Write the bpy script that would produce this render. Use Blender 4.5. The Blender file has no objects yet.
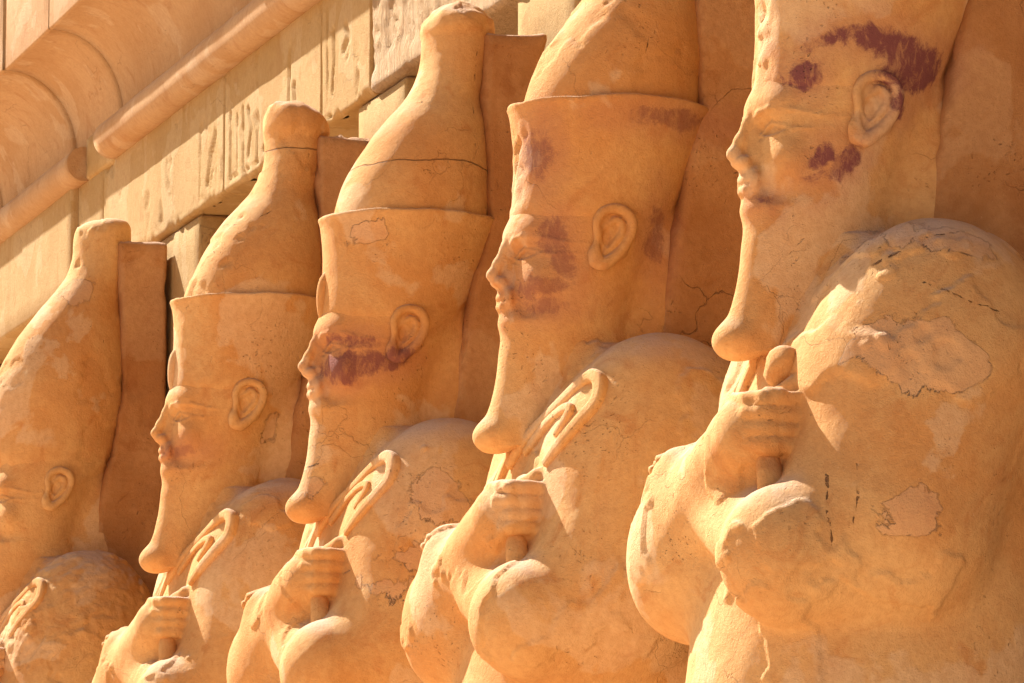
import bpy, math, random
import numpy as np
from mathutils import Vector, Matrix
try:
    import openvdb as vdb
except ImportError:
    import pyopenvdb as vdb

COARSE = 1.0      # voxel multiplier (1 = final)

# ------------------------------------------------------------------ camera
scene = bpy.context.scene
W, H, FPX = 1024.0, 683.0, 5000.0
cam_data = bpy.data.cameras.new('camera')
cam = bpy.data.objects.new('camera', cam_data)
scene.collection.objects.link(cam)
R_ = Vector((0.28701529, 0.957926, 0.0))
U_ = Vector((0.12955551, -0.03881763, 0.99081207))
F_ = Vector((-0.94912464, 0.28437822, 0.13524585))
mw = Matrix((R_, U_, -F_)).transposed().to_4x4()
CAM = Vector((13.12020409, -4.92363663, 1.66457374))
mw.translation = CAM
cam.matrix_world = mw
cam_data.sensor_width = 36.0
cam_data.lens = FPX / W * 36.0
cam_data.clip_start = 0.1
cam_data.clip_end = 4000.0
scene.camera = cam

# ------------------------------------------------------------------ light
SUN = Vector((-0.66, -0.31, 0.67)).normalized()     # towards the sun
sun_el = math.asin(SUN.z)
world = bpy.data.worlds.new('World')
scene.world = world
world.use_nodes = True
wn = world.node_tree.nodes
wl = world.node_tree.links
sky = wn.new('ShaderNodeTexSky')
sky.sky_type = 'NISHITA'
sky.sun_disc = False
sky.sun_elevation = sun_el
sky.sun_rotation = math.atan2(SUN.x, SUN.y)
sky.dust_density = 3.0
wl.new(sky.outputs[0], wn['Background'].inputs[0])
wn['Background'].inputs[1].default_value = 0.05
sd = bpy.data.lights.new('sun', 'SUN')
sd.energy = 5.0
sd.angle = math.radians(0.5)
sd.color = (1.0, 0.96, 0.90)
so = bpy.data.objects.new('sun', sd)
scene.collection.objects.link(so)
so.rotation_euler = SUN.to_track_quat('Z', 'Y').to_euler()
so.location = SUN * 30
vs = scene.view_settings
vs.view_transform = 'Standard'
vs.look = 'None'
vs.gamma = 1.0
vs.use_curve_mapping = False
vs.exposure = 1.27
scene.cycles.max_bounces = 5
scene.cycles.diffuse_bounces = 5

C = scene.collection


# ------------------------------------------------------------------ noise helper (numpy)
class Noise:
    def __init__(self, seed):
        self.t = np.random.RandomState(seed).rand(32, 32, 32).astype(np.float32) * 2 - 1

    def __call__(self, P, scale):
        q = P * scale
        i = np.floor(q).astype(int)
        fr = (q - i).astype(np.float32)
        fr = fr * fr * (3 - 2 * fr)
        out = 0
        for dx in (0, 1):
            wx = fr[:, 0] if dx else 1 - fr[:, 0]
            for dy in (0, 1):
                wy = fr[:, 1] if dy else 1 - fr[:, 1]
                for dz in (0, 1):
                    wz = fr[:, 2] if dz else 1 - fr[:, 2]
                    out = out + self.t[(i[:, 0] + dx) % 32, (i[:, 1] + dy) % 32, (i[:, 2] + dz) % 32] * wx * wy * wz
        return out

    def fbm(self, P, scale, o=4):
        s, a, r = 0, 1.0, 0
        for k in range(o):
            r = r + self(P + k * 7.3, scale) * a
            s += a
            a *= 0.5
            scale *= 2.03
        return r / s


# ------------------------------------------------------------------ SDF sculpting
class Field:
    def __init__(self, lo, hi, h):
        self.lo = np.array(lo, float)
        self.h = h
        self.n = np.ceil((np.array(hi) - self.lo) / h).astype(int) + 1
        self.D = np.full(self.n, 1.0, np.float32)
        self.ax = [(self.lo[k] + h * np.arange(self.n[k])).astype(np.float32) for k in range(3)]

    def box(self, lo, hi, m):
        a = np.clip(np.floor((np.array(lo) - m - self.lo) / self.h).astype(int), 0, self.n)
        b = np.clip(np.ceil((np.array(hi) + m - self.lo) / self.h).astype(int) + 1, 0, self.n)
        sl = tuple(slice(a[k], b[k]) for k in range(3))
        X = self.ax[0][sl[0]][:, None, None]
        Y = self.ax[1][sl[1]][None, :, None]
        Z = self.ax[2][sl[2]][None, None, :]
        return sl, X, Y, Z

    def put(self, lo, hi, fn, k=0.02, sub=False):
        m = max(k, 0.02) + 3 * self.h
        sl, X, Y, Z = self.box(lo, hi, m)
        if min(s.stop - s.start for s in sl) <= 0:
            return
        a = self.D[sl]
        d = fn(X, Y, Z)
        if sub:
            d = -d
            hh = np.clip(0.5 - 0.5 * (a - d) / k, 0, 1)       # smooth max
            self.D[sl] = a * (1 - hh) + d * hh + k * hh * (1 - hh)
        else:
            hh = np.clip(0.5 + 0.5 * (a - d) / k, 0, 1)
            self.D[sl] = a * (1 - hh) + d * hh - k * hh * (1 - hh)

    def ell(self, c, r, k=0.02, sub=False, rot=None):
        c = np.array(c, float); r = np.array(r, float)
        R = np.eye(3) if rot is None else rot
        ext = np.abs(R) @ r

        def fn(X, Y, Z):
            x, y, z = X - c[0], Y - c[1], Z - c[2]
            if rot is None:
                u, v, w = x / r[0], y / r[1], z / r[2]
            else:
                u = (R[0, 0] * x + R[1, 0] * y + R[2, 0] * z) / r[0]
                v = (R[0, 1] * x + R[1, 1] * y + R[2, 1] * z) / r[1]
                w = (R[0, 2] * x + R[1, 2] * y + R[2, 2] * z) / r[2]
            k0 = np.sqrt(u * u + v * v + w * w) + 1e-6
            k1 = np.sqrt((u / r[0]) ** 2 + (v / r[1]) ** 2 + (w / r[2]) ** 2) + 1e-6
            return (k0 * (k0 - 1) / k1).astype(np.float32)
        self.put(c - ext, c + ext, fn, k, sub)

    def cap(self, a, b, ra, rb, k=0.02, sub=False):
        a = np.array(a, float); b = np.array(b, float)
        r = max(ra, rb)
        ab = b - a
        L = float(ab @ ab) + 1e-9

        def fn(X, Y, Z):
            t = np.clip(((X - a[0]) * ab[0] + (Y - a[1]) * ab[1] + (Z - a[2]) * ab[2]) / L, 0, 1)
            dx, dy, dz = X - a[0] - t * ab[0], Y - a[1] - t * ab[1], Z - a[2] - t * ab[2]
            return (np.sqrt(dx * dx + dy * dy + dz * dz) - (ra + (rb - ra) * t)).astype(np.float32)
        self.put(np.minimum(a, b) - r, np.maximum(a, b) + r, fn, k, sub)

    def curve(self, pts, rs, k=0.01, sub=False):
        D = dense(np.hstack([np.array(pts, float), np.array(rs, float)[:, None]]), 0.012)
        self.chain([tuple(q) for q in D[:, :3]], list(D[:, 3]), k, sub)

    def chain(self, pts, rs, k=0.01, sub=False):
        for i in range(len(pts) - 1):
            self.cap(pts[i], pts[i + 1], rs[i], rs[i + 1], k, sub)

    def rbox(self, c, hs, r, k=0.02, sub=False, rot=None):
        c = np.array(c, float); hs = np.array(hs, float)
        R = np.eye(3) if rot is None else rot
        ext = np.abs(R) @ hs

        def fn(X, Y, Z):
            x, y, z = X - c[0], Y - c[1], Z - c[2]
            q = [np.abs(R[0, j] * x + R[1, j] * y + R[2, j] * z) - (hs[j] - r) for j in range(3)]
            o = np.sqrt(np.maximum(q[0], 0) ** 2 + np.maximum(q[1], 0) ** 2 + np.maximum(q[2], 0) ** 2)
            return (o + np.minimum(np.maximum(q[0], np.maximum(q[1], q[2])), 0) - r).astype(np.float32)
        self.put(c - ext, c + ext, fn, k, sub)

    def loft(self, rows, k=0.02, p=2.0, sub=False):
        """rows: (z, yfront, yback, rx) ; capped flat at both ends"""
        A = np.array(rows, float)
        z0, z1 = A[:, 0].min(), A[:, 0].max()
        rx = A[:, 3].max()

        def sm(zq, col):   # smooth (monotone-ish) interpolation
            return np.interp(zq, A[:, 0], A[:, col])

        def fn(X, Y, Z):
            zq = Z[0, 0, :]
            yf, yb, rr = sm(zq, 1), sm(zq, 2), sm(zq, 3)
            kern = max(1, int(0.03 / self.h))
            def bl(v):
                vv = np.pad(v, kern, mode='edge')
                return np.convolve(vv, np.ones(2 * kern + 1) / (2 * kern + 1), 'valid')
            yf, yb, rr = bl(yf), bl(yb), bl(rr)
            cy = ((yf + yb) / 2)[None, None, :]; ry = ((yb - yf) / 2)[None, None, :]
            rr = rr[None, None, :]
            q = (np.abs(X / rr) ** p + np.abs((Y - cy) / ry) ** p) ** (1 / p)
            d = (q - 1) * np.minimum(rr, ry)
            dz = np.maximum(z0 - Z, Z - z1)
            o = np.sqrt(np.maximum(d, 0) ** 2 + np.maximum(dz, 0) ** 2) + np.minimum(np.maximum(d, dz), 0)
            return o.astype(np.float32)
        self.put((-rx, A[:, 1].min(), z0), (rx, A[:, 2].max(), z1), fn, k, sub)

    def sample(self, P):
        q = np.clip(np.round((P - self.lo) / self.h).astype(int), 0, self.n - 1)
        return self.D[q[:, 0], q[:, 1], q[:, 2]]

    def mesh(self):
        D = np.clip(self.D, -4 * self.h, 4 * self.h).astype(np.float32)
        D[0], D[-1] = 4 * self.h, 4 * self.h
        D[:, 0], D[:, -1] = 4 * self.h, 4 * self.h
        D[:, :, 0], D[:, :, -1] = 4 * self.h, 4 * self.h
        g = vdb.FloatGrid(4 * self.h)
        g.copyFromArray(D, tolerance=0.0)
        pts, quads = g.convertToQuads(isovalue=0.0)
        return pts.astype(np.float64) * self.h + self.lo, quads[:, ::-1].astype(np.int32)


def make_mesh(name, P, quads, attrs=None, smooth=True):
    me = bpy.data.meshes.new(name)
    n = len(quads)
    me.vertices.add(len(P))
    me.vertices.foreach_set('co', np.asarray(P, np.float32).ravel())
    me.loops.add(n * 4)
    me.loops.foreach_set('vertex_index', quads.ravel())
    me.polygons.add(n)
    me.polygons.foreach_set('loop_start', np.arange(0, n * 4, 4, dtype=np.int32))
    me.update(calc_edges=True)
    me.validate()
    if smooth:
        me.polygons.foreach_set('use_smooth', np.ones(len(me.polygons), bool))
    if attrs:
        for kx, v in attrs.items():
            a = me.attributes.new(kx, 'FLOAT', 'POINT')
            a.data.foreach_set('value', np.asarray(v, np.float32))
    return me


def vnormals(P, quads):
    a, b, c, d = (P[quads[:, i]] for i in range(4))
    fn = np.cross(c - a, d - b)
    N = np.zeros_like(P)
    for i in range(4):
        for j in range(3):
            N[:, j] += np.bincount(quads[:, i], fn[:, j], len(P))
    return N / (np.linalg.norm(N, axis=1, keepdims=True) + 1e-12)


def link(name, me, mat, parent=None, label=None):
    o = bpy.data.objects.new(name, me)
    C.objects.link(o)
    if mat:
        me.materials.clear()
        me.materials.append(mat)
    if parent:
        o.parent = parent
    if label:
        o['label'] = label
    return o


def thing(name, label, cat, loc=(0, 0, 0), group=None):
    o = bpy.data.objects.new(name, None)
    C.objects.link(o)
    o.location = loc
    o.empty_display_size = 0.2
    o['label'] = label
    o['category'] = cat
    if group:
        o['group'] = group
    return o


# ------------------------------------------------------------------ materials
def stone(name, seed=0.0, base=((0.655, 0.325, 0.108), (0.735, 0.45, 0.185)), pale=(0.79, 0.59, 0.36),
          pale_amt=0.5, grain=0.5, crack=1.0, scale=1.0, paint=False, paint_amt=0.9, joints=(), chisel=0.0):
    m = bpy.data.materials.new(name)
    m.use_nodes = True
    nt = m.node_tree
    N, L = nt.nodes, nt.links
    bs = N['Principled BSDF']
    bs.inputs['Roughness'].default_value = 0.9
    bs.inputs['Specular IOR Level'].default_value = 0.15
    tc = N.new('ShaderNodeTexCoord')
    mp = N.new('ShaderNodeMapping')
    mp.inputs['Location'].default_value = (seed * 3.7, seed * 1.9, seed * 5.3)
    L.new(tc.outputs['Object'], mp.inputs[0])
    co = mp.outputs[0]

    def noise(s, det=6, rough=0.55, dist=0.0, vec=co):
        n = N.new('ShaderNodeTexNoise')
        n.inputs['Scale'].default_value = s * scale
        n.inputs['Detail'].default_value = det
        n.inputs['Roughness'].default_value = rough
        n.inputs['Distortion'].default_value = dist
        L.new(vec, n.inputs['Vector'])
        return n.outputs[0]

    def ramp(v, a, b, lo=0.0, hi=1.0):
        r = N.new('ShaderNodeMapRange')
        r.interpolation_type = 'SMOOTHSTEP'
        r.inputs[1].default_value, r.inputs[2].default_value = a, b
        r.inputs[3].default_value, r.inputs[4].default_value = lo, hi
        L.new(v, r.inputs[0])
        return r.outputs[0]

    def math_(op, a, b):
        n = N.new('ShaderNodeMath')
        n.operation = op
        for i, v in enumerate((a, b)):
            if isinstance(v, (int, float)):
                n.inputs[i].default_value = v
            else:
                L.new(v, n.inputs[i])
        return n.outputs[0]

    def mix(f, a, b, mode='MIX'):
        n = N.new('ShaderNodeMix')
        n.data_type = 'RGBA'
        n.blend_type = mode
        if isinstance(f, (int, float)):
            n.inputs[0].default_value = f
        else:
            L.new(f, n.inputs[0])
        for i, v in ((6, a), (7, b)):
            if isinstance(v, tuple):
                n.inputs[i].default_value = (*v, 1)
            else:
                L.new(v, n.inputs[i])
        return n.outputs[2]

    n1 = noise(1.6, 5, 0.6, 0.6)
    col = mix(ramp(n1, 0.35, 0.65), base[0], base[1])
    n2 = noise(5.5, 8, 0.65, 1.2)
    col = mix(ramp(n2, 0.54, 0.68, 0, 0.6), col, tuple(c * f for c, f in zip(base[0], (0.86, 0.75, 0.7))))
    n3 = noise(2.4, 8, 0.5, 0.3)
    pm = ramp(n3, 0.555, 0.585, 0, pale_amt)
    col = mix(pm, col, pale)
    n4 = noise(38, 4, 0.7)
    col = mix(ramp(n4, 0.3, 0.75, 0.0, 0.35), col, tuple(c * f for c, f in zip(base[0], (0.72, 0.62, 0.55))))
    n5 = noise(150, 3, 0.7)
    col = mix(ramp(n5, 0.62, 0.75, 0, 0.35), col, tuple(min(1, c * 1.15) for c in pale))
    # vertical runs of weathering
    mv = N.new('ShaderNodeMapping')
    mv.inputs['Scale'].default_value = (7, 7, 0.8)
    L.new(co, mv.inputs[0])
    n6 = noise(1.0, 5, 0.6, 0.4, mv.outputs[0])
    col = mix(ramp(n6, 0.55, 0.75, 0, 0.3), col, tuple(c * f for c, f in zip(base[0], (0.8, 0.66, 0.6))))
    # pale dust lying on upward faces
    ge = N.new('ShaderNodeNewGeometry')
    sx_ = N.new('ShaderNodeSeparateXYZ')
    L.new(ge.outputs['Normal'], sx_.inputs[0])
    du = math_('MULTIPLY', ramp(sx_.outputs[2], 0.45, 0.95), ramp(noise(7, 6, 0.7), 0.35, 0.6, 0.25, 0.75))
    col = mix(du, col, (0.62, 0.45, 0.33))
    # cracks
    wv = N.new('ShaderNodeVectorMath')
    wv.operation = 'MULTIPLY_ADD'
    nv = N.new('ShaderNodeTexNoise')
    nv.inputs['Scale'].default_value = 3.0 * scale
    nv.inputs['Detail'].default_value = 6
    L.new(co, nv.inputs['Vector'])
    L.new(nv.outputs['Color'], wv.inputs[0])
    wv.inputs[1].default_value = (0.5, 0.5, 0.5)
    L.new(co, wv.inputs[2])
    vo = N.new('ShaderNodeTexVoronoi')
    vo.feature = 'DISTANCE_TO_EDGE'
    vo.inputs['Scale'].default_value = 1.7 * scale
    L.new(wv.outputs[0], vo.inputs['Vector'])
    ln = ramp(vo.outputs['Distance'], 0.0, 0.0035, 1, 0)
    msk = ramp(noise(1.9, 3, 0.5, 0, mv.outputs[0] if False else co), 0.5, 0.6)
    cr = math_('MULTIPLY', math_('MULTIPLY', ln, msk), crack)
    col = mix(math_('MULTIPLY', cr, 0.75), col, (0.16, 0.07, 0.03))
    if joints:
        so_ = N.new('ShaderNodeSeparateXYZ')
        L.new(tc.outputs['Object'], so_.inputs[0])
        zz = math_('ADD', so_.outputs[2], math_('MULTIPLY', math_('SUBTRACT', noise(2.2, 5, 0.55), 0.5), 0.10))
        jt = None
        for zj in joints:
            q = ramp(math_('ABSOLUTE', math_('SUBTRACT', zz, zj), 0.0), 0.0008, 0.0035, 1, 0)
            jt = q if jt is None else math_('MAXIMUM', jt, q)
        jt = math_('MULTIPLY', jt, ramp(noise(4, 4, 0.6), 0.38, 0.5))
        col = mix(math_('MULTIPLY', jt, 0.6), col, (0.18, 0.08, 0.035))
    if paint:
        at = N.new('ShaderNodeAttribute')
        at.attribute_name = 'paint'
        nz = math_('MULTIPLY', math_('SUBTRACT', noise(16, 8, 0.72, 0.4), 0.5), 0.11)
        pv = math_('ADD', at.outputs['Fac'], nz)
        pf = ramp(pv, -0.012, 0.010, 1, 0)
        mq = N.new('ShaderNodeMapping')
        mq.inputs['Scale'].default_value = (30, 30, 13)
        L.new(co, mq.inputs[0])
        wear = ramp(noise(1, 8, 0.78, 0.6, mq.outputs[0]), 0.36, 0.53, 0.42, 1)
        pf = math_('MULTIPLY', math_('MULTIPLY', pf, wear), paint_amt)
        col = mix(pf, col, (0.155, 0.050, 0.052))
        # soft reddish wash left of old paint
        wash = math_('MULTIPLY', ramp(pv, 0.0, 0.09, 1, 0), 0.30)
        col = mix(wash, col, (0.36, 0.13, 0.10))
        ap = N.new('ShaderNodeAttribute')
        ap.attribute_name = 'patch'
        qv = math_('ADD', ap.outputs['Fac'], math_('MULTIPLY', math_('SUBTRACT', noise(7, 7, 0.6, 0.6), 0.5), 0.22))
        pt = ramp(qv, -0.002, 0.003, 1, 0)
        col = mix(math_('MULTIPLY', pt, 0.32), col, (0.70, 0.43, 0.26))
        ac = N.new('ShaderNodeAttribute')
        ac.attribute_name = 'crk'
        cv = math_('ADD', ac.outputs['Fac'], math_('MULTIPLY', math_('SUBTRACT', noise(18, 5, 0.65), 0.5), 0.022))
        ck = ramp(math_('ABSOLUTE', cv, 0.0), 0.0006, 0.0026, 1, 0)
        ck = math_('MULTIPLY', ck, ramp(noise(9, 4, 0.6), 0.40, 0.52))
        col = mix(math_('MULTIPLY', ck, 0.85), col, (0.16, 0.07, 0.03))
        edge = ramp(math_('ABSOLUTE', qv, 0.0), 0.0, 0.005, 1, 0)
        col = mix(math_('MULTIPLY', math_('MULTIPLY', edge, ramp(n3, 0.47, 0.58)), 0.10), col, (0.22, 0.10, 0.045))
    L.new(col, bs.inputs['Base Color'])
    # relief
    h = math_('MULTIPLY', noise(26, 5, 0.62), 0.0030)
    h = math_('ADD', h, math_('MULTIPLY', noise(95, 4, 0.75), 0.0050 * grain * 2))
    h = math_('ADD', h, math_('MULTIPLY', noise(6, 3, 0.5), 0.004))
    h = math_('ADD', h, math_('MULTIPLY', noise(240, 3, 0.7), 0.0016))
    h = math_('ADD', h, math_('MULTIPLY', pm, 0.0025))
    pits = N.new('ShaderNodeTexVoronoi')
    pits.inputs['Scale'].default_value = 42 * scale
    L.new(wv.outputs[0], pits.inputs['Vector'])
    pit = math_('MULTIPLY', ramp(pits.outputs['Distance'], 0.05, 0.22, 1, 0), ramp(noise(3.3, 3), 0.52, 0.66))
    h = math_('SUBTRACT', h, math_('MULTIPLY', pit, 0.0065))
    h = math_('SUBTRACT', h, math_('MULTIPLY', cr, 0.010))
    if joints:
        h = math_('SUBTRACT', h, math_('MULTIPLY', jt, 0.008))
    if chisel:
        mc = N.new('ShaderNodeMapping')
        mc.inputs['Scale'].default_value = (34, 34, 9)
        mc.inputs['Rotation'].default_value = (0, 0.25, 0)
        L.new(co, mc.inputs[0])
        h = math_('ADD', h, math_('MULTIPLY', noise(1, 6, 0.7, 0.8, mc.outputs[0]), 0.05 * chisel))
    if paint:
        h = math_('ADD', h, math_('MULTIPLY', pt, 0.004))
        h = math_('SUBTRACT', h, math_('MULTIPLY', edge, 0.003))
        h = math_('SUBTRACT', h, math_('MULTIPLY', ck, 0.012))
    bp = N.new('ShaderNodeBump')
    bp.inputs['Strength'].default_value = 1.0
    bp.inputs['Distance'].default_value = 1.0
    L.new(h, bp.inputs['Height'])
    L.new(bp.outputs[0], bs.inputs['Normal'])
    return m


# ------------------------------------------------------------------ the statue sculpted once
def sculpt_body(h):
    F = Field((-0.78, -0.72, 2.2), (0.78, 0.60, 4.0), h)
    # wrapped torso
    F.loft([(2.10, -0.47, 0.55, 0.50), (2.6, -0.455, 0.55, 0.50), (2.9, -0.41, 0.55, 0.50), (3.2, -0.34, 0.55, 0.52),
            (3.4, -0.29, 0.5, 0.52), (3.55, -0.235, 0.45, 0.48), (3.68, -0.17, 0.4, 0.36), (3.80, -0.08, 0.34, 0.24)], 0.02, 2.3)
    for s in (-1, 1):
        F.ell((s * 0.34, 0.13, 3.50), (0.29, 0.33, 0.375), 0.12)
        F.ell((s * 0.35, -0.01, 3.24), (0.275, 0.25, 0.42), 0.10)
        F.cap((s * 0.385, 0.12, 3.42), (s * 0.40, -0.02, 3.03), 0.28, 0.28, 0.06)
        F.cap((s * 0.40, -0.02, 2.99), (s * 0.39, -0.325, 2.930), 0.255, 0.192, 0.05)
    # neck into the chest
    F.loft([(3.4, -0.22, 0.2, 0.2), (3.7, -0.19, 0.16, 0.17), (3.99, -0.22, 0.15, 0.17)], 0.10)
    # left forearm, passes under the right one
    F.cap((0.36, -0.31, 2.94), (-0.17, -0.38, 3.13), 0.16, 0.09, 0.03)
    F.ell((-0.25, -0.405, 3.19), (0.085, 0.095, 0.10), 0.04)
    F.ell((0.11, -0.27, 3.12), (0.17, 0.13, 0.12), 0.08)
    for s in (-1, 1):
        F.ell((s * 0.38, -0.08, 3.08), (0.22, 0.245, 0.23), 0.06)
    # right forearm over it
    F.ell((-0.27, -0.30, 3.00), (0.26, 0.225, 0.235), 0.08)
    F.cap((-0.36, -0.30, 3.02), (0.185, -0.338, 3.265), 0.218, 0.128, 0.05)
    # right fist with its wrapped fingers, rod and thumb
    F.rbox((0.252, -0.300, 3.295), (0.068, 0.076, 0.086), 0.020, 0.02)
    for i, z in enumerate((3.360, 3.317, 3.274, 3.233)):
        e = 0.006 * (1 if i in (1, 2) else 0)
        F.chain([(0.18, -0.395 - e, z + 0.010), (0.275, -0.388 - e, z + 0.004), (0.318, -0.368, z + 0.002), (0.333, -0.320, z), (0.336, -0.225, z - 0.004)],
                [0.022, 0.0235, 0.0235, 0.0235, 0.021], 0.006)
    F.chain([(0.24, -0.30, 3.375), (0.285, -0.27, 3.400), (0.31, -0.235, 3.397), (0.315, -0.215, 3.372)], [0.032, 0.030, 0.027, 0.022], 0.010)
    return F


def sculpt_head(h, white_only=False):
    F = Field((-0.36, -0.48, 3.44), (0.36, 0.42, 4.75), h)
    rows = [(3.70, -0.20, 0.13, 0.16), (3.80, -0.225, 0.14, 0.165), (3.90, -0.255, 0.15, 0.175), (3.97, -0.275, 0.155, 0.188),
            (4.05, -0.285, 0.175, 0.203), (4.12, -0.285, 0.20, 0.213), (4.20, -0.277, 0.23, 0.222), (4.28, -0.268, 0.26, 0.229),
            (4.40, -0.257, 0.29, 0.240)]
    if white_only:
        rows += [(4.46, -0.262, 0.27, 0.25), (4.52, -0.262, 0.27, 0.25)]
    else:
        rows += [(4.46, -0.256, 0.27, 0.247)]
    F.loft(rows, 0.01)
    F.ell((0, 0.22, 3.88), (0.176, 0.17, 0.50), 0.06)      # web to the back slab
    F.ell((0, -0.225, 4.225), (0.13, 0.064, 0.055), 0.05)       # brow mass
    F.cap((0, -0.262, 4.19), (0, -0.272, 4.085), 0.018, 0.036, 0.012)
    for s in (-1, 1):
        F.chain([(s * 0.040, -0.287, 4.150), (s * 0.09, -0.283, 4.154), (s * 0.145, -0.251, 4.152)], [0.023, 0.033, 0.023], 0.010, sub=True)   # socket
        F.chain([(s * 0.065, -0.238, 4.149), (s * 0.092, -0.230, 4.149), (s * 0.12, -0.216, 4.149)], [0.018, 0.024, 0.017], 0.003)           # eyeball

        def on(x, z, r, up=0.0):
            ys = np.arange(-0.36, 0.1, 0.001)
            v = F.sample(np.stack([np.full_like(ys, s * x), ys, np.full_like(ys, z)], 1))
            return (s * x, ys[np.argmax(v < 0)] - up + r * 0.4, z)
        F.chain([on(.038, 4.141, .005, .003), on(.06, 4.160, .006, .006), on(.092, 4.170, .0065, .005), on(.125, 4.160, .006, .004), on(.150, 4.147, .006, .002), on(.175, 4.145, .005), on(.205, 4.146, .004)],
                [.005, .0065, .007, .0065, .006, .005, .004], 0.003)
        F.chain([on(.038, 4.141, .004, .003), on(.07, 4.130, .005, .005), on(.105, 4.129, .005, .005), on(.148, 4.145, .005, .002)], [.004, .0055, .0055, .005], 0.004)
        F.chain([on(.028, 4.192, .006), on(.06, 4.204, .008), on(.10, 4.210, .008), on(.145, 4.202, .007), on(.19, 4.182, .005), on(.215, 4.176, .004)], [.007, .009, .0085, .008, .006, .004], 0.006)
        F.ell((s * 0.105, -0.218, 4.065), (0.06, 0.04, 0.055), 0.05)                         # cheek
        F.ell((s * 0.022, -0.318, 4.070), (0.017, 0.023, 0.016), 0.008)                      # nostril wing
        F.ell((s * 0.015, -0.336, 4.054), (0.008, 0.013, 0.007), 0.004, sub=True)
    F.chain([(0, -0.258, 4.20), (0, -0.268, 4.15), (0, -0.276, 4.085)], [0.026, 0.030, 0.037], 0.012)
    F.chain([(0, -0.280, 4.215), (0, -0.297, 4.180), (0, -0.320, 4.13), (0, -0.3405, 4.092), (0, -0.328, 4.074)], [0.018, 0.016, 0.0175, 0.0180, 0.018], 0.014)
    F.ell((0, -0.298, 4.012), (0.072, 0.020, 0.045), 0.03)                                   # muzzle
    F.chain([(-0.055, -0.285, 4.014), (-0.018, -0.309, 4.020), (0, -0.310, 4.019), (0.018, -0.309, 4.020), (0.055, -0.285, 4.014)],
            [0.006, 0.0125, 0.0125, 0.0125, 0.006], 0.008)
    F.chain([(-0.050, -0.286, 4.000), (-0.02, -0.307, 3.990), (0.02, -0.307, 3.990), (0.050, -0.286, 4.000)],
            [0.006, 0.014, 0.014, 0.006], 0.008)
    F.chain([(-0.062, -0.292, 4.010), (-0.03, -0.324, 4.004), (0.03, -0.324, 4.004), (0.062, -0.292, 4.010)], [0.003, 0.0036, 0.0036, 0.003], 0.006, sub=True)
    F.ell((0, -0.268, 3.945), (0.075, 0.040, 0.040), 0.03)                                   # chin
    # beard with the stone web that ties it to neck and chest
    F.loft([(3.525, -0.355, -0.06, 0.095), (3.55, -0.370, -0.04, 0.104), (3.60, -0.374, 0.0, 0.115), (3.649, -0.350, 0.02, 0.122), (3.70, -0.335, 0.03, 0.128),
            (3.763, -0.322, 0.04, 0.134), (3.86, -0.312, 0.05, 0.145), (3.93, -0.296, 0.05, 0.15)], 0.05, 1.9)
    F.ell((0, -0.33, 3.56), (0.086, 0.074, 0.055), 0.03)
    return F


def split_beard(PQ):
    """cut the sculpted head into head and beard along a line under the chin"""
    P, Q = PQ
    c = P[Q].mean(1)
    m = (c[:, 2] < 3.915 + (c[:, 1] + 0.30) * 0.25) & (c[:, 1] < -0.17 + (c[:, 2] - 3.7) * 0.1)
    out = []
    for sel in (~m, m):
        q = Q[sel]
        u, inv = np.unique(q, return_inverse=True)
        out.append((P[u], inv.reshape(-1, 4).astype(np.int32), vnormals(P, Q)[u]))
    return out


# ------------------------------------------------------------------ lofted crowns (quad grids, radial)
def ring_mesh(rows, nseg=96, noise=None, seed=0, top_cap=True, close_bottom=True, p=2.0):
    """rows: (z, yf, yb, rx) resampled finely; returns P, quads"""
    A = np.array(rows, float)
    P, t = [], np.linspace(0, 2 * math.pi, nseg, endpoint=False)
    for z, yf, yb, rx in A:
        cy, ry = (yf + yb) / 2, (yb - yf) / 2
        c, s = np.cos(t), np.sin(t)
        q = (np.abs(c) ** p + np.abs(s) ** p) ** (-1 / p)
        P.append(np.stack([rx * c * q, cy + ry * s * q, np.full(nseg, z)], 1))
    P = np.concatenate(P)
    n = len(A)
    Q = []
    for i in range(n - 1):
        a = i * nseg + np.arange(nseg)
        b = i * nseg + (np.arange(nseg) + 1) % nseg
        Q.append(np.stack([a, b, b + nseg, a + nseg], 1))
    return P, np.concatenate(Q).astype(np.int32)


def dense(rows, step=0.008):
    """smooth resample of a profile given as rows ordered along the surface (Catmull-Rom)"""
    A = np.array(rows, float)
    A = np.vstack([A[0] * 2 - A[1], A, A[-1] * 2 - A[-2]])
    out = []
    for i in range(1, len(A) - 2):
        p0, p1, p2, p3 = A[i - 1], A[i], A[i + 1], A[i + 2]
        m = max(2, int(np.linalg.norm(p2 - p1) / step))
        for t in np.linspace(0, 1, m, endpoint=False):
            out.append(0.5 * (2 * p1 + (p2 - p0) * t + (2 * p0 - 5 * p1 + 4 * p2 - p3) * t * t + (3 * p1 - p0 - 3 * p2 + p3) * t ** 3))
    out.append(A[-2])
    return np.array(out)


# paint / repair patch fields on the flank seen from the side, in statue (y, z)
def ellipse_field(P, spots):
    d = np.full(len(P), 0.5)
    for (y, z, ry, rz, ang) in spots:
        ca, sa = math.cos(ang), math.sin(ang)
        u = (P[:, 1] - y) * ca + (P[:, 2] - z) * sa
        v = -(P[:, 1] - y) * sa + (P[:, 2] - z) * ca
        q = np.sqrt((u / ry) ** 2 + (v / rz) ** 2)
        e = (q - 1) * min(ry, rz)
        d = np.minimum(d, np.where(P[:, 0] > 0.0, e, 0.5))
    return d


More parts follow.
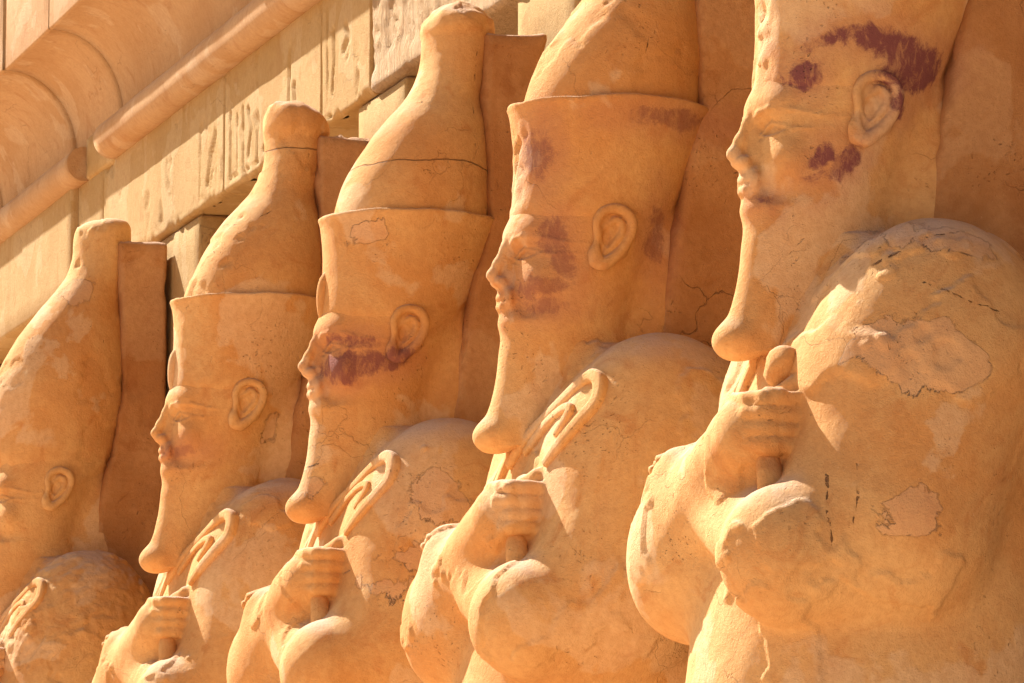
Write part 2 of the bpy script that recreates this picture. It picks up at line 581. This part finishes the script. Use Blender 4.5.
def line_field(P, lines):
    d = np.full(len(P), 0.3)
    for ln in lines:
        for (y0, z0), (y1, z1) in zip(ln[:-1], ln[1:]):
            a = np.array([y0, z0]); ab = np.array([y1 - y0, z1 - z0])
            q = P[:, 1:3] - a
            t = np.clip((q @ ab) / (ab @ ab), 0, 1)
            e = np.linalg.norm(q - t[:, None] * ab, axis=1)
            d = np.minimum(d, np.where(P[:, 0] > 0.02, e, 0.3))
    return d


CR = {
    5: [[(-0.27, 3.13), (-0.285, 3.02), (-0.275, 2.93)], [(-0.20, 3.17), (-0.21, 3.06), (-0.225, 2.99)], [(0.0, 3.66), (0.12, 3.60), (0.25, 3.57)], [(-0.1, 3.72), (0.05, 3.80), (0.16, 3.82)]],
    4: [[(-0.28, 3.20), (-0.275, 3.10)], [(0.12, 4.95), (0.1, 4.80)]],
    3: [[(0.285, 5.33), (0.275, 5.2), (0.262, 5.03)], [(0.262, 4.93), (0.265, 4.80)], [(-0.02, 5.07), (0.08, 5.09)], [(0.02, 3.12), (0.14, 3.25), (0.12, 3.42), (0.0, 3.47)], [(-0.38, 3.70), (-0.30, 3.72)]],
    2: [[(-0.12, 5.0), (-0.02, 4.96), (0.1, 5.02)], [(0.275, 5.2), (0.27, 5.3)], [(-0.44, 3.62), (-0.36, 3.625)], [(-0.12, 3.22), (0.05, 3.20), (0.25, 3.24)]],
    1: [[(0.2, 5.1), (0.22, 4.9)]],
}

HB, HH, HE = 0.0095 * COARSE, 0.0050 * COARSE, 0.0035 * COARSE
body_F = sculpt_body(HB)
head_F = sculpt_head(HH)
head1_F = sculpt_head(HH, True)
BODY = body_F.mesh()
HEAD, BEARD = split_beard(head_F.mesh())
HEAD1, BEARD1 = split_beard(head1_F.mesh())


def sculpt_ear():
    F = Field((0.16, -0.13, 4.05), (0.33, 0.12, 4.33), HE)
    o = 0.232

    def p(y, z, x=0.0):
        # ear swings out towards its back edge
        return (o + x + 0.10 * (y + 0.06), y, z)
    F.curve([p(-0.052, 4.205), p(-0.055, 4.245), p(-0.035, 4.280), p(0.005, 4.293), p(0.045, 4.278), p(0.062, 4.245), p(0.056, 4.205), p(0.030, 4.160), p(-0.002, 4.128), p(-0.035, 4.108), p(-0.062, 4.112)],
            [0.012, 0.0125, 0.014, 0.015, 0.016, 0.016, 0.015, 0.0155, 0.017, 0.020, 0.016], 0.006)
    F.ell((o, -0.060, 4.135), (0.020, 0.024, 0.034), 0.012)
    F.cap(p(-0.062, 4.150), p(-0.052, 4.205), 0.012, 0.008, 0.012)
    F.rbox((o - 0.026, -0.002, 4.205), (0.03, 0.060, 0.075), 0.028, 0.010)
    F.curve([p(-0.02, 4.235, -.004), p(0.008, 4.255, -.004), p(0.030, 4.238, -.004), p(0.026, 4.205, -.004), p(0.002, 4.178, -.004), p(-0.022, 4.160, -.004)],
            [0.008, 0.011, 0.012, 0.012, 0.010, 0.007], 0.006)
    F.ell((o + 0.012, -0.022, 4.195), (0.026, 0.017, 0.034), 0.008, sub=True)
    F.ell((o + 0.016, -0.036, 4.158), (0.022, 0.010, 0.020), 0.006, sub=True)
    return F.mesh()


EAR = sculpt_ear()


def displace(P, Q, nz, amp, seedoff, chips=1.0, N=None):
    N = vnormals(P, Q) if N is None else N
    q = P + seedoff
    d = nz.fbm(q, 3.0, 4) * amp + nz.fbm(q, 14.0, 3) * amp * 0.35
    # flat shallow flaked zones
    f = nz.fbm(q + 11.0, 4.5, 4)
    d -= np.clip((f - 0.22) * 30, 0, 1) * 0.006 * chips
    return P + N * d[:, None]


def tube(pts, rad, nseg=20, sub=6, flat=1.0, nrm=None, square=False):
    """smooth tube through points; returns P,Q (closed ends)"""
    pts = np.array(pts, float)
    rad = np.atleast_1d(np.array(rad, float))
    if len(rad) == 1:
        rad = np.full(len(pts), rad[0])
    D = dense(np.hstack([pts, rad[:, None]]), 0.012)
    X, r = D[:, :3], D[:, 3]
    T = np.gradient(X, axis=0)
    T /= np.linalg.norm(T, axis=1, keepdims=True) + 1e-9
    up = np.array([0, -1, 0.3]) if nrm is None else np.array(nrm, float)
    P = []
    th = np.linspace(0, 2 * math.pi, nseg, endpoint=False)
    ring = []
    for i in range(len(X)):
        b = np.cross(T[i], up); b /= np.linalg.norm(b) + 1e-9
        n = np.cross(b, T[i])
        ring.append((b, n))
    def addring(c, rr, b, n):
        sq = (np.abs(np.cos(th)) ** 4 + np.abs(np.sin(th)) ** 4) ** -0.25 if square else np.ones(nseg)
        P.append(c + rr * sq[:, None] * (np.cos(th)[:, None] * b + np.sin(th)[:, None] * n * flat))
    b, n = ring[0]
    for e, k in ((-1.0, 0.02), (-0.8, 0.6)):
        addring(X[0] + T[0] * r[0] * e * 0.5, r[0] * k, b, n)
    for i in range(len(X)):
        addring(X[i], r[i], *ring[i])
    b, n = ring[-1]
    for e, k in ((0.8, 0.6), (1.0, 0.02)):
        addring(X[-1] + T[-1] * r[-1] * e * 0.5, r[-1] * k, b, n)
    m = len(P)
    P = np.concatenate(P)
    Q = []
    for i in range(m - 1):
        a = i * nseg + np.arange(nseg)
        c = i * nseg + (np.arange(nseg) + 1) % nseg
        Q.append(np.stack([a, a + nseg, c + nseg, c], 1))
    return P, np.concatenate(Q).astype(np.int32)


def surf_y(x, z, F=None, y0=-0.70):
    """front surface of the body at (x, z)"""
    F = F or body_F
    ys = np.arange(y0, 0.3, 0.004)
    s = F.sample(np.stack([np.full_like(ys, x), ys, np.full_like(ys, z)], 1))
    i = np.argmax(s < 0)
    return ys[i] if (s < 0).any() else 0.0


# ------------------------------------------------------------------ statues
STEP = 2.4


def crown_rows(kind):
    if kind == 'white':      # tall white crown straight from the brow
        return [(4.26, -0.235, 0.26, 0.215), (4.36, -0.285, 0.315, 0.243), (4.45, -0.292, 0.345, 0.262), (4.60, -0.296, 0.37, 0.282), (4.75, -0.277, 0.38, 0.292),
                (4.90, -0.213, 0.38, 0.28), (5.05, -0.113, 0.37, 0.25), (5.18, -0.010, 0.35, 0.215), (5.30, 0.075, 0.37, 0.182), (5.40, 0.105, 0.39, 0.17),
                (5.48, 0.110, 0.40, 0.168), (5.535, 0.12, 0.40, 0.165), (5.57, 0.145, 0.39, 0.14), (5.592, 0.19, 0.36, 0.09), (5.60, 0.255, 0.265, 0.005)]
    return [(4.60, -0.218, 0.36, 0.27), (4.66, -0.222, 0.37, 0.282), (4.74, -0.202, 0.375, 0.287), (4.83, -0.165, 0.375, 0.280), (4.93, -0.105, 0.37, 0.26),
            (5.03, -0.030, 0.36, 0.23), (5.12, 0.050, 0.335, 0.195), (5.20, 0.095, 0.355, 0.182), (5.28, 0.118, 0.37, 0.178), (5.36, 0.120, 0.385, 0.178),
            (5.385, 0.114, 0.39, 0.190), (5.43, 0.122, 0.385, 0.188), (5.465, 0.14, 0.37, 0.172), (5.495, 0.17, 0.34, 0.13), (5.513, 0.21, 0.30, 0.07), (5.520, 0.25, 0.26, 0.005)]


def build_statue(idx, X, dy, dz, label, kind, paints, patches, broken=False, seed=1, uraeus=True, topcut=None, rough=0.0):
    root = thing('osiride_statue', label, 'statue', (X, dy, 0), 'pharaoh statues lined up along the temple front')
    nz = Noise(100 + seed)
    off = np.array([seed * 3.1, seed * 1.7, seed * 2.3])
    mat = stone('statue_sandstone_%d' % idx, seed * 1.37, paint=True, pale_amt=0.42, crack=0.22,
                paint_amt={5: 1.0, 4: 0.6, 3: 0.85, 2: 0.45, 1: 0}[idx],
                joints={5: (), 4: (), 3: (4.84,), 2: (5.33,), 1: ()}[idx])

    mat_slab = stone('slab_sandstone_shaded_%d' % idx, seed * 2.1 + 40, base=((0.45, 0.205, 0.07), (0.56, 0.29, 0.115)), pale=(0.68, 0.43, 0.22),  # darker than the body stone: brown stain plus shade painted into the base
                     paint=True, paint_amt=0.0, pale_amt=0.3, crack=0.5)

    def finish(name, P, Q, amp=0.008, ch=1.0, label=None, m=None, N=None):
        P = displace(P, Q, nz, amp, off, ch, N)
        at = {'paint': ellipse_field(P, paints), 'patch': ellipse_field(P, patches), 'crk': line_field(P, CR[idx])}
        P = P + np.array([0, 0, dz])
        return link(name, make_mesh(name, P, Q, at), m or mat, root, label)

    P, Q = BODY
    P = P.copy()
    if rough:     # crumbled shoulder
        w = np.clip((P[:, 2] - 3.2) / 0.2, 0, 1) * np.clip(P[:, 0] * 4, 0, 1)
        N = vnormals(P, Q)
        P = P - N * (w * rough * (0.5 + np.abs(nz.fbm(P + off, 16, 4)) * 2.2))[:, None]
    if broken:    # the crook on this one has fallen away, its bed is a ragged hollow
        N = vnormals(P, Q)
        d = np.sqrt(((P[:, 1] + 0.20) / 0.13) ** 2 + ((P[:, 2] - 3.47) / 0.10) ** 2) + nz.fbm(P + off, 9, 3) * 0.5
        w = np.clip((1.0 - d) * 4, 0, 1) * (P[:, 0] > 0.12)
        P = P - N * (w * 0.014)[:, None]
    finish('body', P, Q, 0.006, 1.3)
    P, Q, N = HEAD1 if kind == 'white' else HEAD
    finish('head', P.copy(), Q, 0.0012, 0.1, N=N)
    P, Q, N = BEARD1 if kind == 'white' else BEARD
    finish('beard', P.copy(), Q, 0.0012, 0.1, N=N)
    for s in (1, -1):
        P, Q = EAR
        P = P * np.array([s, 1, 1])
        if s < 0:
            Q = Q[:, ::-1]
        finish('ear', P, Q.copy(), 0.0015, 0)
    # crowns
    if kind != 'white':
        rows = [(4.22, -0.250, 0.215, 0.205), (4.26, -0.266, 0.240, 0.226), (4.30, -0.274, 0.268, 0.238), (4.40, -0.266, 0.315, 0.252), (4.50, -0.262, 0.355, 0.268), (4.58, -0.266, 0.385, 0.286),
                (4.63, -0.272, 0.405, 0.300), (4.652, -0.279, 0.415, 0.308)]
        D = dense(rows, 0.012)
        rim = [(4.660, -0.277, 0.413, 0.306), (4.662, -0.268, 0.40, 0.298), (4.655, -0.25, 0.31, 0.284), (4.650, -0.20, 0.28, 0.24), (4.649, -0.05, 0.15, 0.1)]
        P, Q = ring_mesh(np.vstack([D, rim]), 160)
        if idx == 5:          # hair line sits back from the brow, higher over the ear
            pass
        # chipped lip and broken brow strip
        r = np.clip((P[:, 2] - 4.6) * 20, 0, 1)
        P[:, 2] += r * nz.fbm(P + off, 6, 4) * 0.012
        m = np.clip(1 - np.abs(P[:, 0]) / 0.10, 0, 1) * np.clip((P[:, 1] < -0.15) * 1.0, 0, 1) * np.clip((4.62 - P[:, 2]) * 12, 0, 1) * np.clip((P[:, 2] - 4.25) * 15, 0, 1)
        if not uraeus:
            P[:, 1] += m * (0.006 + 0.03 * np.clip(nz.fbm(P + off, 22, 4) + 0.1, -0.2, 1))
        finish('red_crown', P, Q, 0.004, 0.3)
    rows = dense(crown_rows('white' if kind == 'white' else 'double'), 0.012)
    P, Q = ring_mesh(rows, 128)
    if idx == 2:              # this one is broken off to a slanting flat top
        w = np.clip((P[:, 2] - 5.36) / 0.10, 0, 1)
        P[:, 2] += w * (0.075 - np.clip(P[:, 1] - 0.12, 0, 1) * 0.42)
        P[:, 1] += np.where(P[:, 1] < 0.2, -1, 1) * w * 0.012
    if topcut:                # weathered knob
        w = np.clip((P[:, 2] - topcut) / 0.08, 0, 1)
        P[:, 2] -= w * (0.02 + 0.03 * nz.fbm(P + off, 9, 3))
        P[:, 1] += w * 0.02 * nz.fbm(P + off + 5, 12, 3)
    finish('white_crown', P, Q, 0.009, 1.2)
    # back slab carrying statue and crown
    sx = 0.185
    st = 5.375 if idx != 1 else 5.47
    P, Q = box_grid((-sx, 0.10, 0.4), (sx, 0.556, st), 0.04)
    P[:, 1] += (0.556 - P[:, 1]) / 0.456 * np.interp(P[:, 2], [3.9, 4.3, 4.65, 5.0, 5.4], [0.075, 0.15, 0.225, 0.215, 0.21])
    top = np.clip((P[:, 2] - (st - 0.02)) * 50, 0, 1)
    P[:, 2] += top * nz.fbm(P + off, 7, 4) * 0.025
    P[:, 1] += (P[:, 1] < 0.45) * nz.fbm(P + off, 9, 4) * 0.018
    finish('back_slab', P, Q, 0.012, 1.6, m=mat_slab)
    # uraeus
    if uraeus:
        P, Q = tube([(0, -0.260, 4.27), (0, -0.268, 4.31), (0, -0.266, 4.37), (0, -0.258, 4.42), (0, -0.246, 4.45)], [0.018, 0.022, 0.026, 0.024, 0.014])
        finish('uraeus', P, Q, 0.003, 0)
    # crook on the near chest: shaft and hooked head; flail strands on the far chest
    def on(x, z, lift=0.004):
        return (x, surf_y(x, z) - lift, z)
    if not broken:
        pts = [on(-0.02, 3.47), on(0.097, 3.549), on(0.25, 3.63), on(0.365, 3.69), on(0.43, 3.712), on(0.475, 3.685), on(0.49, 3.622), on(0.465, 3.56), on(0.41, 3.493), on(0.337, 3.438)]
        P, Q = tube(pts, [0.017, 0.019, 0.019, 0.021, 0.025, 0.026, 0.026, 0.024, 0.021, 0.015], square=True, nrm=(0.5, -1, 0.3))
        finish('crook', P, Q, 0.004, 0)
        P, Q = tube([on(0.095, 3.50), on(0.20, 3.57), on(0.33, 3.612), on(0.40, 3.605), on(0.35, 3.53)], [0.014, 0.015, 0.016, 0.016, 0.010], square=True, nrm=(0.5, -1, 0.3))
        finish('crook_shaft', P, Q, 0.004, 0)
    else:
        P, Q = tube([on(0.20, 3.43, .02), on(0.23, 3.47, .03), on(0.26, 3.485, .02)], [0.030, 0.036, 0.024], square=True)
        finish('crook', P, Q, 0.02, 0, 'broken stump of the crook')
    for k in range(3):
        o = k * 0.042
        pts = [on(-0.30 + o * .4, 3.22 + o * .3), on(-0.27 + o, 3.32), on(-0.20 + o, 3.42), on(-0.15 + o, 3.50), on(-0.13 + o, 3.57)]
        P, Q = tube(pts, 0.016, square=True)
        finish('flail_strand', P, Q, 0.003, 0)
    # rod held in the near fist
    P, Q = tube([(0.26, -0.325, 3.26), (0.285, -0.345, 3.20), (0.315, -0.350, 3.145), (0.330, -0.345, 3.105)], [0.030, 0.034, 0.038, 0.046])
    finish('rod', P, Q, 0.003, 0)
    # wrapped legs and feet under the torso
    D = dense([(0.62, -0.30, 0.55, 0.36), (0.9, -0.30, 0.55, 0.37), (1.4, -0.38, 0.55, 0.44), (1.9, -0.44, 0.55, 0.49), (2.3, -0.463, 0.552, 0.502)], 0.04)
    P, Q = ring_mesh(D, 72, p=2.3)
    finish('legs', P, Q, 0.008, 1)
    P, Q = box_grid((-0.36, -0.72, 0.42), (0.36, 0.5, 0.70), 0.04)
    w = np.clip((-0.15 - P[:, 1]) / 0.57, 0, 1) * (P[:, 2] > 0.55)
    P[:, 2] -= w * 0.12
    finish('feet', P, Q, 0.012, 1)
    return root


def box_grid(lo, hi, step, bev=0.012):
    """box made of six gridded faces with softened edges, welded"""
    lo, hi = np.array(lo, float), np.array(hi, float)
    n = np.maximum(2, np.ceil((hi - lo) / step).astype(int)) + 2
    cs = []
    for k in range(3):
        e = min(bev * 2.0, (hi[k] - lo[k]) * 0.2) + 1e-4
        cs.append(np.concatenate([[lo[k]], np.linspace(lo[k] + e, hi[k] - e, n[k] - 1), [hi[k]]]))
    idx = {}
    P, Q = [], []

    def vid(i, j, k):
        key = (i, j, k)
        if key not in idx:
            idx[key] = len(P)
            P.append(np.array([cs[0][i], cs[1][j], cs[2][k]]))
        return idx[key]
    for ax in range(3):
        a, b = [(1, 2), (2, 0), (0, 1)][ax]
        for side in (0, n[ax]):
            for i in range(n[a]):
                for j in range(n[b]):
                    c = []
                    for di, dj in ((0, 0), (1, 0), (1, 1), (0, 1)):
                        v = [0, 0, 0]
                        v[ax] = side; v[a] = i + di; v[b] = j + dj
                        c.append(vid(*v))
                    Q.append(c if side else c[::-1])
    P = np.array(P)
    # pull in vertices on edges
    on = (np.isclose(P, lo) | np.isclose(P, hi))
    cnt = on.sum(1)
    ctr = (lo + hi) / 2
    sg = np.sign(P - ctr)
    P = P - sg * on * (cnt[:, None] >= 2) * bev
    return P, np.array(Q, np.int32)


G4, G3, G2, G1 = -1 * STEP, -2 * STEP, -3 * STEP, -4.74 * STEP
PA = {   # (y, z, ry, rz, angle) of remains of dark red paint
    5: [(-0.190, 4.295, 0.040, 0.042, 0.3), (-0.11, 4.395, 0.05, 0.022, 0.25), (-0.02, 4.400, 0.06, 0.034, 0.0), (0.055, 4.375, 0.07, 0.045, -0.2), (0.12, 4.32, 0.11, 0.060, 0.35),
        (0.07, 4.21, 0.03, 0.03, 0), (-0.150, 4.052, 0.030, 0.048, -0.55), (-0.085, 4.050, 0.028, 0.058, -0.75), (-0.285, 3.950, 0.016, 0.016, 0)],
    4: [(-0.185, 4.20, 0.045, 0.06, 0), (-0.155, 4.12, 0.035, 0.06, 0.5), (-0.22, 4.04, 0.07, 0.035, 0.1), (-0.20, 3.98, 0.06, 0.025, 0.1), (0.20, 4.595, 0.13, 0.030, 0), (0.17, 4.22, 0.035, 0.08, 0), (-0.22, 4.48, 0.03, 0.07, 0)],
    3: [(-0.215, 4.075, 0.070, 0.060, 0.1), (-0.14, 4.095, 0.05, 0.045, 0.5), (-0.19, 4.17, 0.06, 0.022, -0.2), (-0.035, 4.105, 0.065, 0.042, 0.4)],
    2: [(-0.26, 4.01, 0.055, 0.022, 0)],
    1: [],
}
PT = {
    5: [(-0.03, 3.46, 0.16, 0.10, -0.2), (0.05, 3.79, 0.14, 0.05, -0.2), (-0.06, 3.02, 0.10, 0.06, 0.4)],
    4: [(0.0, 3.0, 0.07, 0.05, 0)],
    3: [(0.02, 3.55, 0.09, 0.11, 0.2), (0.0, 3.34, 0.18, 0.055, 0.15), (-0.14, 3.22, 0.09, 0.05, -0.3), (-0.36, 3.64, 0.07, 0.06, 0.3), (-0.15, 4.56, 0.06, 0.05, 0)],
    2: [(0.1, 4.1, 0.04, 0.05, 0)],
    1: [(0.1, 5.2, 0.07, 0.06, 0)],
}

# ------------------------------------------------------------------ temple front
def obj_box(name, lo, hi, mat, parent, step=0.15, amp=0.004, seed=1, label=None, bev=0.008):
    P, Q = box_grid(lo, hi, step, bev)
    nz = Noise(seed)
    N = vnormals(P, Q)
    P = P + N * (nz.fbm(P, 4, 3) * amp)[:, None]
    me = make_mesh(name, P, Q, smooth=False)
    return link(name, me, mat, parent, label)


M_wall = stone('limestone_wall', 11.0, base=((0.43, 0.275, 0.105), (0.48, 0.32, 0.135)), pale=(0.54, 0.39, 0.20), pale_amt=0.5, crack=0.35)
M_corn = stone('limestone_cornice', 12.0, base=((0.48, 0.285, 0.13), (0.54, 0.345, 0.175)), pale=(0.60, 0.43, 0.26), pale_amt=0.5, crack=0.3)
M_rough = stone('broken_limestone', 13.0, base=((0.60, 0.41, 0.22), (0.67, 0.48, 0.28)), pale=(0.72, 0.56, 0.38), pale_amt=0.5, crack=0.3, chisel=1.0)
M_sand = stone('desert_sand', 14.0, base=((0.60, 0.34, 0.14), (0.62, 0.37, 0.16)), pale=(0.64, 0.42, 0.21), pale_amt=0.5, crack=0.0, scale=0.4)

X0, X1 = -22.0, 4.0
YF = 0.55
temple = thing('temple_portico', 'sandstone temple front with cavetto cornice, round moulding and carved beam behind the statues', 'temple', (-9, YF, 0))
temple.location = (0, 0, 0)


def strip_mesh(prof, x0, x1, dx, seed=3, amp=0.004):
    """extrude a (y,z) profile along x"""
    pr = np.array(prof, float)
    nx = max(2, int((x1 - x0) / dx))
    xs = np.linspace(x0, x1, nx + 1)
    P = np.concatenate([np.column_stack([np.full(len(pr), x), pr]) for x in xs])
    m = len(pr)
    Q = []
    for i in range(nx):
        a = i * m + np.arange(m - 1)
        Q.append(np.stack([a, a + m, a + m + 1, a + 1], 1))
    Q = np.concatenate(Q).astype(np.int32)
    nz = Noise(seed)
    N = vnormals(P, Q)
    P = P + N * (nz.fbm(P, 2.5, 4) * amp)[:, None]
    return P, Q


GLYPHS = [([(-10.49, 5.67), (-10.49, 5.97)], 0.016), ([(-10.49, 5.67), (-10.10, 5.68)], 0.010), ([(-10.14, 5.68), (-10.14, 5.95)], 0.010),
          ([(-10.33, 5.72), (-10.26, 5.84), (-10.17, 5.95), (-10.19, 5.82), (-10.27, 5.71)], 0.022), ([(-10.26, 5.86), (-10.22, 5.78)], 0.028),
          ([(-10.02, 5.69), (-10.02, 5.80)], 0.014), ([(-9.86, 5.67), (-9.86, 5.99)], 0.018), ([(-9.86, 5.67), (-9.30, 5.66)], 0.012),
          ([(-9.72, 5.70), (-9.72, 5.96)], 0.014), ([(-9.60, 5.70), (-9.60, 5.97)], 0.022), ([(-9.50, 5.72), (-9.44, 5.84), (-9.50, 5.95)], 0.018),
          ([(-9.32, 5.66), (-9.32, 5.86)], 0.014), ([(-9.20, 5.70), (-9.12, 5.74)], 0.02), ([(-8.72, 5.76), (-8.70, 6.10)], 0.020), ([(-8.58, 5.78), (-8.62, 5.90)], 0.03),
          ([(-8.02, 5.70), (-8.02, 6.14)], 0.012), ([(-7.94, 5.74), (-7.90, 5.88), (-7.92, 6.02)], 0.02), ([(-7.74, 5.90), (-7.66, 5.94), (-7.70, 6.0)], 0.03),
          ([(-8.30, 5.66), (-7.95, 5.64)], 0.015)]


def glyph_depth(P):
    d = np.zeros(len(P))
    nz = Noise(9)
    w = nz.fbm(P, 12, 3) * 0.012
    for ln, r in GLYPHS:
        for a, b in zip(ln[:-1], ln[1:]):
            a = np.array(a); ab = np.array(b) - a
            q = P[:, [0, 2]] - a
            q[:, 0] *= 0.6
            ab2 = ab * np.array([0.6, 1])
            t = np.clip((q @ ab2) / (ab2 @ ab2), 0, 1)
            e = np.linalg.norm(q - t[:, None] * ab2, axis=1) + w
            d = np.maximum(d, np.clip((r * 0.8 - e) / 0.008, 0, 1) * 0.012)
    return d


# beam blocks (architrave) with butt joints; each block a mesh of the beam
edges = [X0, -19.6, -16.4, -13.42, -12.75, -9.98, -8.12, -7.28, -5.05, -2.4, 0.4, X1]
for i in range(len(edges) - 1):
    a, b = edges[i] + 0.003, edges[i + 1] - 0.003
    y = YF + random.Random(i).uniform(0, 0.006)
    if edges[i + 1] <= -13.4:
        y = YF - 0.035
    top = 6.28
    if i in (7, 8):
        # broken faced blocks: ragged relief
        P, Q = box_grid((a, y, 5.62), (b, YF + 0.85, top), 0.022, 0.01)
        nz = Noise(77 + i)
        front = (P[:, 1] < y + 0.05)
        rg = np.clip((P[:, 2] - 5.70 - 0.12 * nz.fbm(P, 2.5, 3)) * 20, 0, 1) if i == 7 else 1.0
        S = P * np.array([1.0, 1.0, 0.35])
        P[:, 1] += front * rg * (0.012 + 0.03 * nz.fbm(S, 14, 4) + 0.01 * nz.fbm(P, 40, 2))
        lowc = front & (P[:, 2] < 5.70)
        P[:, 2] += lowc * np.clip(nz.fbm(P * np.array([1, 0, 0]), 5, 3), 0, 1) * 0.06
        link('beam_block', make_mesh('beam_block', P, Q, smooth=False), M_rough, temple, 'rough broken beam block')
    elif i in (4, 5, 6):
        P, Q = box_grid((a, y, 5.62), (b, YF + 0.85, top), 0.014 if i > 4 else 0.018, 0.006)
        nz = Noise(90 + i)
        front = P[:, 1] < y + 0.03
        low = np.clip((5.66 - P[:, 2]) / 0.04, 0, 1) * np.clip(nz.fbm(P * np.array([1, 0, 1]), 7, 3) - 0.1, 0, 1) * 0.10
        P[:, 1] += front * (glyph_depth(P) + low + nz.fbm(P, 3, 4) * 0.004 + np.clip(nz.fbm(P + 3, 6, 4) - 0.3, 0, 1) * 0.06)
        link('beam_block', make_mesh('beam_block', P, Q, smooth=False), M_wall, temple, 'carved beam block')
    else:
        obj_box('beam_block', (a, y, 5.62), (b, YF + 0.85, top), M_wall, temple, 0.12, 0.003, 20 + i)
obj_box('beam_backing', (X0, YF + 0.25, 5.63), (X1, YF + 0.84, 6.6), M_wall, temple, 0.5, 0, 5)

# cavetto cornice: concave curve rising forward to a flat fillet
yc, zt, zb = 0.157, 6.853, 6.39
prof = []
for k in range(17):
    t = k / 16
    a = t * math.pi / 2
    prof.append((YF + 0.01 - (YF + 0.01 - yc - 0.02) * (1 - math.cos(a)), zb + (zt - zb) * math.sin(a)))
prof += [(yc, zt), (yc - 0.004, zt + 0.01), (yc - 0.004, zt + 0.74), (yc + 0.01, zt + 0.76), (YF + 1.2, zt + 0.76)]
cedges = [X0, -18.2, -15.6, -13.55, -12.35, -9.25, -6.1, -3.4, -0.5, X1]
for i in range(len(cedges) - 1):
    dyo = random.Random(50 + i).uniform(0, 0.012) - (0.02 if cedges[i + 1] <= -13.5 else 0)
    pr = [(y + dyo, z) for y, z in prof]
    pr = [(YF + 1.2, zb)] + [(YF + 0.05, zb)] + pr
    P, Q = strip_mesh(pr, cedges[i] + 0.004, cedges[i + 1] - 0.004, 0.12, 60 + i)
    me = make_mesh('cornice_block', P, Q, smooth=False)
    co = link('cornice_block', me, M_corn, temple)
    md = co.modifiers.new('solid', 'SOLIDIFY'); md.thickness = 0.05; md.offset = -1


def roll(x0, x1, y, z, r, seed):
    t = np.linspace(0, 2 * math.pi, 40)
    pr = [(y - math.cos(a) * r, z + math.sin(a) * r) for a in t]
    P, Q = strip_mesh(pr, x0, x1, 0.1, seed)
    m = len(pr)
    P = np.vstack([P, [[x0, y, z]], [[x1, y, z]]])
    n0, n1 = len(P) - 2, len(P) - 1
    last = len(P) - 2 - m
    c = []
    for k in range(m - 1):
        c.append([last + k, last + k + 1, n1, n1])
    me = make_mesh('torus_moulding', P, Q)
    bm_faces = [(last + k, n1, last + k + 1) for k in range(m - 1)] + [(k + 1, n0, k) for k in range(m - 1)]
    import bmesh
    bm = bmesh.new(); bm.from_mesh(me); bm.verts.ensure_lookup_table()
    for f in bm_faces:
        try:
            bm.faces.new([bm.verts[q] for q in f])
        except ValueError:
            pass
    bmesh.ops.recalc_face_normals(bm, faces=bm.faces)
    bm.to_mesh(me); bm.free()
    return link('torus_moulding', me, M_corn, temple)


roll(X0, -13.15, 0.525, 6.285, 0.095, 31)
roll(-12.45, X1, 0.530, 6.297, 0.102, 32)
obj_box('moulding_block', (-13.14, 0.535, 6.19), (-12.46, 0.9, 6.43), M_wall, temple, 0.06, 0.006, 33)

# ceiling and rear wall of the colonnade
obj_box('ceiling', (X0, YF + 0.86, 5.95), (X1, 4.2, 6.3), M_wall, temple, 0.8, 0.0, 34)
obj_box('rear_wall', (X0, 3.9, 0.0), (X1, 4.4, 5.95), M_wall, temple, 0.8, 0.0, 35)
obj_box('parapet', (X0, YF + 0.5, 7.635), (X1, 2.2, 7.9), M_wall, temple, 0.8, 0.0, 36)
# pillars behind the statues
for X, w in ((0, 0.38), (G4, 0.38), (G3, 0.38), (G2, 0.38), (G1, 0.76), (G1 - STEP * 1.3, 0.42), (G1 - 2.3 * STEP, .42)):
    obj_box('pillar', (X - w, YF + 0.03, 0.35), (X + w, YF + 0.84, 5.617), M_wall, temple, 0.15, 0.004, int(-X * 10) + 40)

# ------------------------------------------------------------------ ground
def sheet(name, x0, x1, y0, y1, z, mat, n=40):
    xs, ys = np.linspace(x0, x1, n), np.linspace(y0, y1, n)
    XX, YY = np.meshgrid(xs, ys, indexing='ij')
    P = np.stack([XX.ravel(), YY.ravel(), np.full(n * n, z)], 1)
    i = (np.arange(n - 1)[:, None] * n + np.arange(n - 1)[None, :]).ravel()
    Q = np.stack([i, i + n, i + n + 1, i + 1], 1).astype(np.int32)
    o = link(name, make_mesh(name, P, Q), mat)
    o['kind'] = 'structure'
    return o


sheet('ground', -1500, 1500, -1500, 1500, 0.0, M_sand)
P, Q = box_grid((X0, -1.6, -0.2), (X1, 4.4, 0.42), 0.5, 0.01)
o = link('terrace_floor', make_mesh('terrace_floor', P, Q, smooth=False), M_sand)
o['kind'] = 'structure'

# ------------------------------------------------------------------ the five statues
build_statue(5, 0, 0, 0, 'nearest statue, cut by right edge, with broken crook and purple paint round its ear', 'double', PA[5], PT[5], broken=True, seed=5, uraeus=False)
build_statue(4, G4, 0, 0, 'second statue from the right, round crown cut by top edge, broken strip above brow', 'double', PA[4], PT[4], seed=4, uraeus=False)
build_statue(3, G3, -0.025, 0, 'middle statue with a dark red patch on its cheek and a cracked bottle shaped crown', 'double', PA[3], PT[3], seed=3, topcut=5.40)
build_statue(2, G2, -0.05, 0.02, 'second statue from the left with a broad flaring crown, its bottle top chipped flat', 'double', PA[2], PT[2], seed=2, topcut=5.44)
build_statue(1, G1, 0.0, 0.095, 'farthest statue at the left edge, wearing only the smooth tall crown, shoulder crumbled', 'white', PA[1], PT[1], seed=1, rough=0.008)
